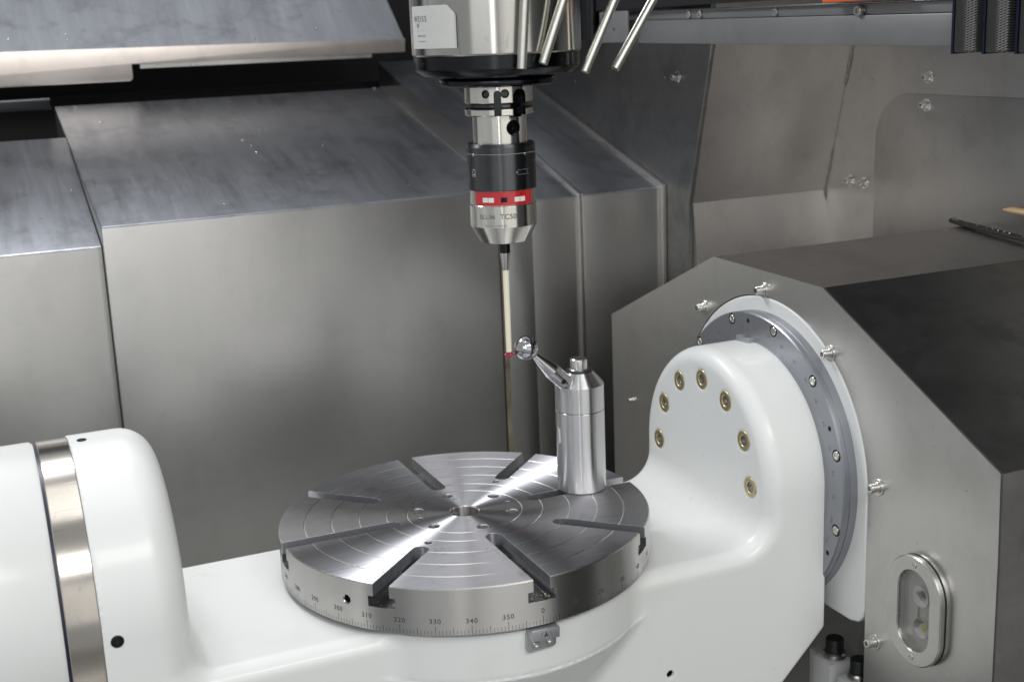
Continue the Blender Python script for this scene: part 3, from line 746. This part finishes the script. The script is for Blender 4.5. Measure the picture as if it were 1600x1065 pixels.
# ------------------------------------------------------------------ spindle head
SP = thing('spindle_head', 'big steel spindle nose with black ring, paper sticker and four coolant nozzles', 'machine spindle', (SX, SY, 361))
LP('seal_plate', [(0, 360.9), (44, 360.9), (47.2, 362.2), (48, 364.4), (47.2, 366.6), (45, 367.6), (40, 368), (40, 370.5), (0, 370.5)], BLACKM, SP, angle=40)
LP('black_ring', [(0, 370), (60.5, 370), (66.6, 374.4), (67.2, 375.4), (67.2, 385), (66.4, 385.8), (0, 385.8)], BLACKM, SP, n=128, angle=24)
for a in (50, 12, -60):
    aa = va + rad(a); n_ = Vector((math.cos(aa), math.sin(aa), 0)); screw('ring_screw', SP, Vector((SX, SY, 379.5)) + n_ * 66.4, n_, 1.8, 1.0, .8, BLACKM)
LP('spindle_housing', [(0, 385.6), (67, 385.6), (68.2, 387), (68.2, 560), (0, 560)], SPIN, SP, n=160, angle=24)
def spatch(R, a0, a1, z0, z1, t=.2, n=24): return arc_patch(R, a0, a1, z0, z1, n, t)
# paper sticker with a torn corner
V, F = [], []; n = 30; a0, a1 = va + rad(-71.5), va + rad(-25.5)
for i in range(n + 1):
    u = i / n; a = a0 + (a1 - a0) * u
    top = 424.3 if u < .86 else 424.3 - (u - .86) / .14 * 7.5
    bot = 392.2
    lift = .25 + (.9 if i == n else 0)
    V += [(SX + (68.2 + lift) * math.cos(a), SY + (68.2 + lift) * math.sin(a), z) for z in (bot, top)]
F = [(2 * i, 2 * i + 2, 2 * i + 3, 2 * i + 1) for i in range(n)]
st = part('sticker', (V, F), STICK, SP, label='white paper sticker with a torn corner')
part('sticker_print', join(subdiv_wrap(text('WEISS', 6.2, 1.3), 68.6, va + rad(-59), 412.6, SX, SY), subdiv_wrap(text('W', 4.8), 68.6, va + rad(-61.5), 408.2, SX, SY)), GINK, st, smooth=False)
part('sticker_print', join(subdiv_wrap(text('.  .  .  .', 4.0), 68.6, va + rad(-58.5), 405.6, SX, SY), subdiv_wrap(text('Spindle Service', 2.0), 68.6, va + rad(-57.5), 401.4, SX, SY), subdiv_wrap(text('www.weissgmbh.com', 1.35), 68.6, va + rad(-57.5), 397.4, SX, SY)), GINK, st, smooth=False)
NZ = [((32.6, -84, 375.0), (37.3, -84, 425.1)), ((52.1, -80, 377.8), (70.9, -80, 424.3)), ((96.2, -62, 369.2), (124.2, -62, 423.5)), ((132.6, -45, 369.7), (168.4, -45, 422.8))]
for p, q in NZ:
    p, q = Vector(p), Vector(q); q = p + (q - p) * 2.6
    tube = aimed(lathe([(0, 3), (2.2, 3), (2.2, 0), (3.5, 0), (3.75, .4), (3.75, (q - p).length), (0, (q - p).length)], 32), p, q - p)
    nz = part('coolant_nozzle', tube, NOZZ, SP, loc=p)
# the block the nozzles screw into (above the picture)
part('nozzle_block', cbox(20, 250, -100, -20, 488, 560, 4), BLACKM, SP)

# ------------------------------------------------------------------ telescopic way covers behind
def sloped_panel(x0, x1, yf, zf, yb, zb, zbot=-420):
    return bevelled(prism([(yf, zbot), (yf, zf), (yb, zb), (yb, zbot)][::-1], 'x', x0, x1), 1.6, 2)
WG = 'telescopic way covers behind the table'
def cover(name, label, x0, x1, yf, zf, yb, zb, strips=(), top=SHEETX, front=SHEET):
    t = thing('way_cover', label, 'way cover', ((x0 + x1) / 2, yf, -420), WG)
    part('front_sheet', cbox(x0, x1, yf, yf + 3, -420, zf - 1.2, 1.4), front, t)
    dy, dz = yb - yf, zb - zf; L = math.hypot(dy, dz); ny, nz = -dz / L * 3, dy / L * 3
    part('top_sheet', bevelled(prism([(yf, zf), (yb, zb), (yb - ny, zb - nz), (yf, zf - 2.6)], 'x', x0, x1), 1.2, 3), top, t)
    sd = prism([(yf + 3.2, -420), (yf + 3.2, zf - 3.5), (yb, zb - 3.5), (yb, -420)], 'x', x0 + .3, x0 + 2.5)
    part('side_sheet', sd, SHEET, t)
    for (a, b, h, m_) in strips:
        part('edge_flange', bevelled(prism([(yf - h, -420), (yf - h, zf + h * .6), (yb, zb + h), (yb, zb - 3), (yf + 1, zf - 3), (yf + 1, -420)], 'x', a, b), .7), m_, t)
    return t
cover('A', 'leftmost stainless way cover, lower than its neighbour', -560, -233.4, 445, 195.5, 739, 294, ())
B_ = cover('B', 'largest middle stainless way cover with wiped sloping top', -233, 226, 430, 218, 880, 327, ((226.4, 266, 2.0, SHEET),))
part('rust_streak', box(223.0, 229.4, 427.2, 427.8, -400, 212), RUST, B_, label='brown rust streak along the right edge')
C_ = cover('C', 'narrow dark way cover just right of the probe', 266.5, 342, 450, 200, 1000, 362, ((339, 344.5, 4, SHEETW),))
D_ = cover('D', 'right-hand way cover next to the steel side wall', 346, 463, 450, 200, 1000, 364, ((458, 464.2, 5, SHEETW),))

UC = thing('upper_cover', 'wide stainless upper cover with beige front lip and a notch in it', 'way cover', (-60, 910, 355))
lip = [(-640, 404), (282, 397), (281, 377), (-122, 377.6), (-122, 358), (-126, 354.6), (-640, 355)]
part('front_lip', bevelled(prism(lip, 'y', 908, 912), .8), PINK, UC)
sl = [(-640, 912, 404.4), (281, 912, 397.4), (281, 990, 462), (120, 1060, 520), (-640, 1060, 524)]
part('top_sheet', (sl + [(x, y, z - 3) for x, y, z in sl], [(0, 1, 2, 3, 4), (9, 8, 7, 6, 5), (0, 5, 6, 1), (1, 6, 7, 2), (2, 7, 8, 3), (3, 8, 9, 4), (4, 9, 5, 0)]), SHEETX, UC)
part('under_lip', box(-110, 230, 914, 918, 371, 377.4), STEEL, UC)

# ------------------------------------------------------------------ machine room walls (setting)
def struct(name, g, m, label=None, **k):
    o = part(name, g, m, None, label=label, **k); o['kind'] = 'structure'; return o
struct('rear_wall', box(-1200, 1200, 1180, 1190, -420, 900), BLACK)  # painted black for the shadow in the gap under the upper cover
struct('rear_ledge', box(-1200, 480, 1060, 1179, -420, 330), BLACK)
struct('machine_bed', box(-1500, 1200, -1000, 1200, -440, -421), SHEETD)
struct('chute_plate', prism([(-160, -421), (160, -421), (160, -130), (-160, -130)], 'x', 366, 370), SHEETP)
struct('chute_seam', prism([(150, -300), (150, -303), (-150, -272), (-150, -269)], 'x', 365.2, 366.2), BLACK)
struct('door_frame', box(560, 652, -1250, -420, -420, 1300), plain('dark_door_paint', (.03, .032, .035), .6))
struct('rear_rail', cbox(-700, -242, 800, 812, 326, 341, 2), BLACKM)
struct('unseen_dark_panel', box(655, 668, -1000, -310, -420, 438), BLACK)  # unseen black panel added to darken reflections in the right way covers
rw = part('side_wall', bevelled(prism([(391, -420), (391, 184), (338, 377), (338, 440), (1170, 440), (1170, -420)][::-1], 'x', 464.6, 470), .8), SHEETD, None, angle=8, label='dark steel side wall beyond the way covers'); rw['kind'] = 'structure'
wbolt(rw, (464.6, 414, 339), (-1, 0, 0))
rp = part('rear_panel', prism([(378, -420), (378, 100), (391, 184.4), (338, 377.4), (338, 440), (342, 440), (342, 378), (395, 185), (395, -420)], 'x', 470.2, 671), SHEETW, None, angle=5, label='folded steel rear panel'); rp['kind'] = 'structure'
ew = part('end_wall', box(671, 675, -600, 395, -420, 520), SHEETH, None, label='flat grey steel end wall'); ew['kind'] = 'structure'
pz = [(292, 120), (292, 250)] + [(292 - 58 + 58 * math.cos(t), 254 + 58 * math.sin(t)) for t in np.linspace(0, PI / 2, 14)] + [(-300, 313), (-300, 120)]
part('cover_plate', bevelled(prism(pz, 'x', 669.2, 670.8), .5), SHEETH, ew)
for y, z in ((202, 331.5), (203, 300), (338, 201), (311, 200.5)): wbolt(ew, (669.4 if z < 320 and y < 300 else 671, y, z), (-1, 0, 0))
# weld beads down the corner
def bead(pts, r=2.0, n=90):
    V = []; F = []; out = []
    tot = 0
    for (a, b) in zip(pts, pts[1:]):
        a, b = Vector(a), Vector(b); L = (b - a).length; k = int(L / 3.2)
        for i in range(k):
            c = a + (b - a) * ((i + .5) / k) + Vector((random.uniform(-.4, .4), random.uniform(-.4, .4), 0)); q = r * random.uniform(.75, 1.15)
            out.append(sphere(c, q, 5))
    return join(*out)
part('weld_bead', bead([(670.2, 337.6, 378), (670.2, 353, 322)], 2.3), WELD, rp)
part('weld_bead', bead([(670.4, 353, 322), (670.4, 376, 240)], 1.1), WELD, rp)
part('weld_bead', bead([(670.2, 376, 240), (670.2, 390.4, 188), (670.2, 390.4, 160)], 2.0), WELD, rp)
part('seam_gap', box(669.9, 670.9, 389.4, 390.9, 60, 184), BLACK, rp)

# dried coolant drops spattered over the covers and the side wall
dr = random.Random(11); dg_ = []
for i in range(18):
    x = dr.uniform(-225, 220); t = dr.random(); dg_.append(sphere((x, 430 + 450 * t, 218 + 109 * t + .4), dr.uniform(.5, 1.3), 6))
for i in range(16):
    x = dr.uniform(-330, 270); t = dr.random() * .9; dg_.append(sphere((x, 912 + 72 * t, 399 + 60 * t + .6), dr.uniform(.6, 1.5), 6))
for i in range(8):
    x = dr.uniform(-400, -240); t = dr.random(); dg_.append(sphere((x, 445 + 294 * t, 195.5 + 98.5 * t + .4), dr.uniform(.5, 1.2), 6))
for i in range(5): dg_.append(sphere((464.4, dr.uniform(440, 800), dr.uniform(325, 372)), dr.uniform(.6, 1.3), 6))
for i in range(12): dg_.append(sphere((311.9, dr.uniform(-290, 290), dr.uniform(-150, 60)), dr.uniform(.3, .7), 5))
o = part('coolant_drops', join(*[g for g in dg_]), CHROME, None, kind='stuff', label='tiny coolant drops spattered over the stainless covers and side wall'); o['category'] = 'drops'

# black gasket strip and tan hose on the guard
gk = thing('rubber_seal', 'black rubber seal lying on top of the guard box at the right edge', 'seal', (620, 60, 177))
V = []
path = [Vector((636, 120, 180)), Vector((628, 95, 180)), Vector((618, 50, 180)), Vector((608, 0, 180)), Vector((596, -60, 180)), Vector((586, -82, 179))]
def tube_path(path, r, n=10):
    V, F = [], []
    for i, p in enumerate(path):
        d = (path[min(i + 1, len(path) - 1)] - path[max(i - 1, 0)]).normalized(); s_ = d.cross(Vector((0, 0, 1))).normalized(); u_ = s_.cross(d)
        rr = r * (.35 if i == 0 else 1)
        V += [p + s_ * rr * 1.6 * math.cos(2 * PI * k / n) + u_ * rr * math.sin(2 * PI * k / n) for k in range(n)]
    for i in range(len(path) - 1):
        for k in range(n):
            a = i * n + k; b = i * n + (k + 1) % n; F.append((a, b, b + n, a + n))
    F += [tuple(range(n)), tuple(range(len(V) - 1, len(V) - n - 1, -1))]
    return V, F
fine = []
for a, b in zip(path, path[1:]): fine += [a.lerp(b, t / 5) for t in range(5)]
part('seal_strip', tube_path(fine + [path[-1]], 3.0), RUBBER, gk)
drp = [sphere(fine[i] + Vector((-3.5 + random.uniform(-1, 1), 0, 3.2)), random.uniform(.5, 1.1), 6) for i in range(3, 22, 1) if random.random() < .7]
part('coolant_drops', join(*drp), CHROME, gk, kind='stuff')
hz = thing('tan_hose', 'short end of a tan hose at the right edge above the guard box', 'hose', (575, -50, 178))
part('hose', tube_path([Vector((560, -36, 215.5)), Vector((561, -45, 216)), Vector((562, -60, 215.5)), Vector((565, -90, 212)), Vector((570, -130, 205))], 3.0), TANH, hz)
part('hose_stand', box(566, 574, -130, -122, 100, 204), BLACKM, hz)

# ------------------------------------------------------------------ cross beam, bellows
CB = thing('cross_beam', 'long grey metal cross beam with screws along the top right of the machine', 'machine beam', (400, 150, 376))
def slab(y0, y1, z00, z01, z10, z11, x0, x1):
    return bevelled(prism([(y0, z00), (y1, z10), (y1, z11), (y0, z01)], 'x', x0, x1), 1.0)
part('beam_body', slab(470, -170, 382.6, 408.6, 375.6, 402.5, 400, 440), BEAM, CB)
part('beam_rail', slab(470, -170, 409.0, 418.6, 403.2, 412.6, 403, 440), BEAM, CB)
part('rail_edge', slab(620, -170, 419, 421, 413, 414.4, 398, 440), STEEL, CB)
for y in (285, 262, 120, -8): 
    z = 408.8 + (y - 470) / 640 * 6.1 + 4.5
    screw('beam_screw', CB, (403, y, z), (-1, 0, 0), 4.2, 2.5, 2.0)
screw('beam_screw', CB, (402, -14, 408), (-1, 0, 0), 5.2, 6, 2.2)
bk = part('end_bracket', cbox(386, 390, 400, 470, 383, 420, 1.6), BEAM, CB, label='rounded grey bracket at the far end')
part('bracket_hole', aimed(lathe([(0, .1), (2, .1), (2, 0)], 16), (386, 432, 399), (-1, 0, 0)), BLACK, CB)
DC = thing('drive_cylinder', 'small black cylinder between the spindle and the beam bracket', 'cylinder', (392, 512, 386))
part('cylinder_body', lathe([(0, 384), (14, 384), (16, 386), (16, 440), (0, 440)], 40, (392, 506, 0)), BLACKM, DC)
struct('upper_shroud', box(392, 400, -500, 700, 421.8, 700), BLACK)
struct('shroud_back', box(300, 392, 905, 912, 425, 900), BLACK)
struct('unseen_dark_wall', box(660, 668, -700, 385, 440, 800), BLACK)  # unseen black wall added to darken the reflection in the guard slope
osx = part('orange_strip', cbox(386, 391.5, -80, 24, 416.4, 450, 1.5), ORANGE, None, label='bright orange painted strip at the top edge above the beam'); osx['category'] = 'strip'
BW = thing('bellows', 'black woven bellows with deep vertical folds hanging in the top right corner', 'bellows', (380, -170, 372))
for i in range(4):
    y0 = -169 - i * 33.5
    pr_ = [(382, y0), (368, y0 - 3), (361, y0 - 10), (361, y0 - 20), (368, y0 - 26), (382, y0 - 28)]
    gg = bevelled(prism(pr_, 'z', 372.5, 470), 2.0, 3)
    f_ = part('bellows_fold', gg, WEAVE, BW, angle=60)
    part('fold_edge', bevelled(prism([(383, y0 + 1.5), (366, y0 - .5), (366, y0 - 3.2), (383, y0 - 1.2)], 'z', 371.4, 470), .5), BLUE, BW)
    part('fold_gap', box(378, 384, y0 - 33, y0 - 27, 374, 470), BLACK, BW)
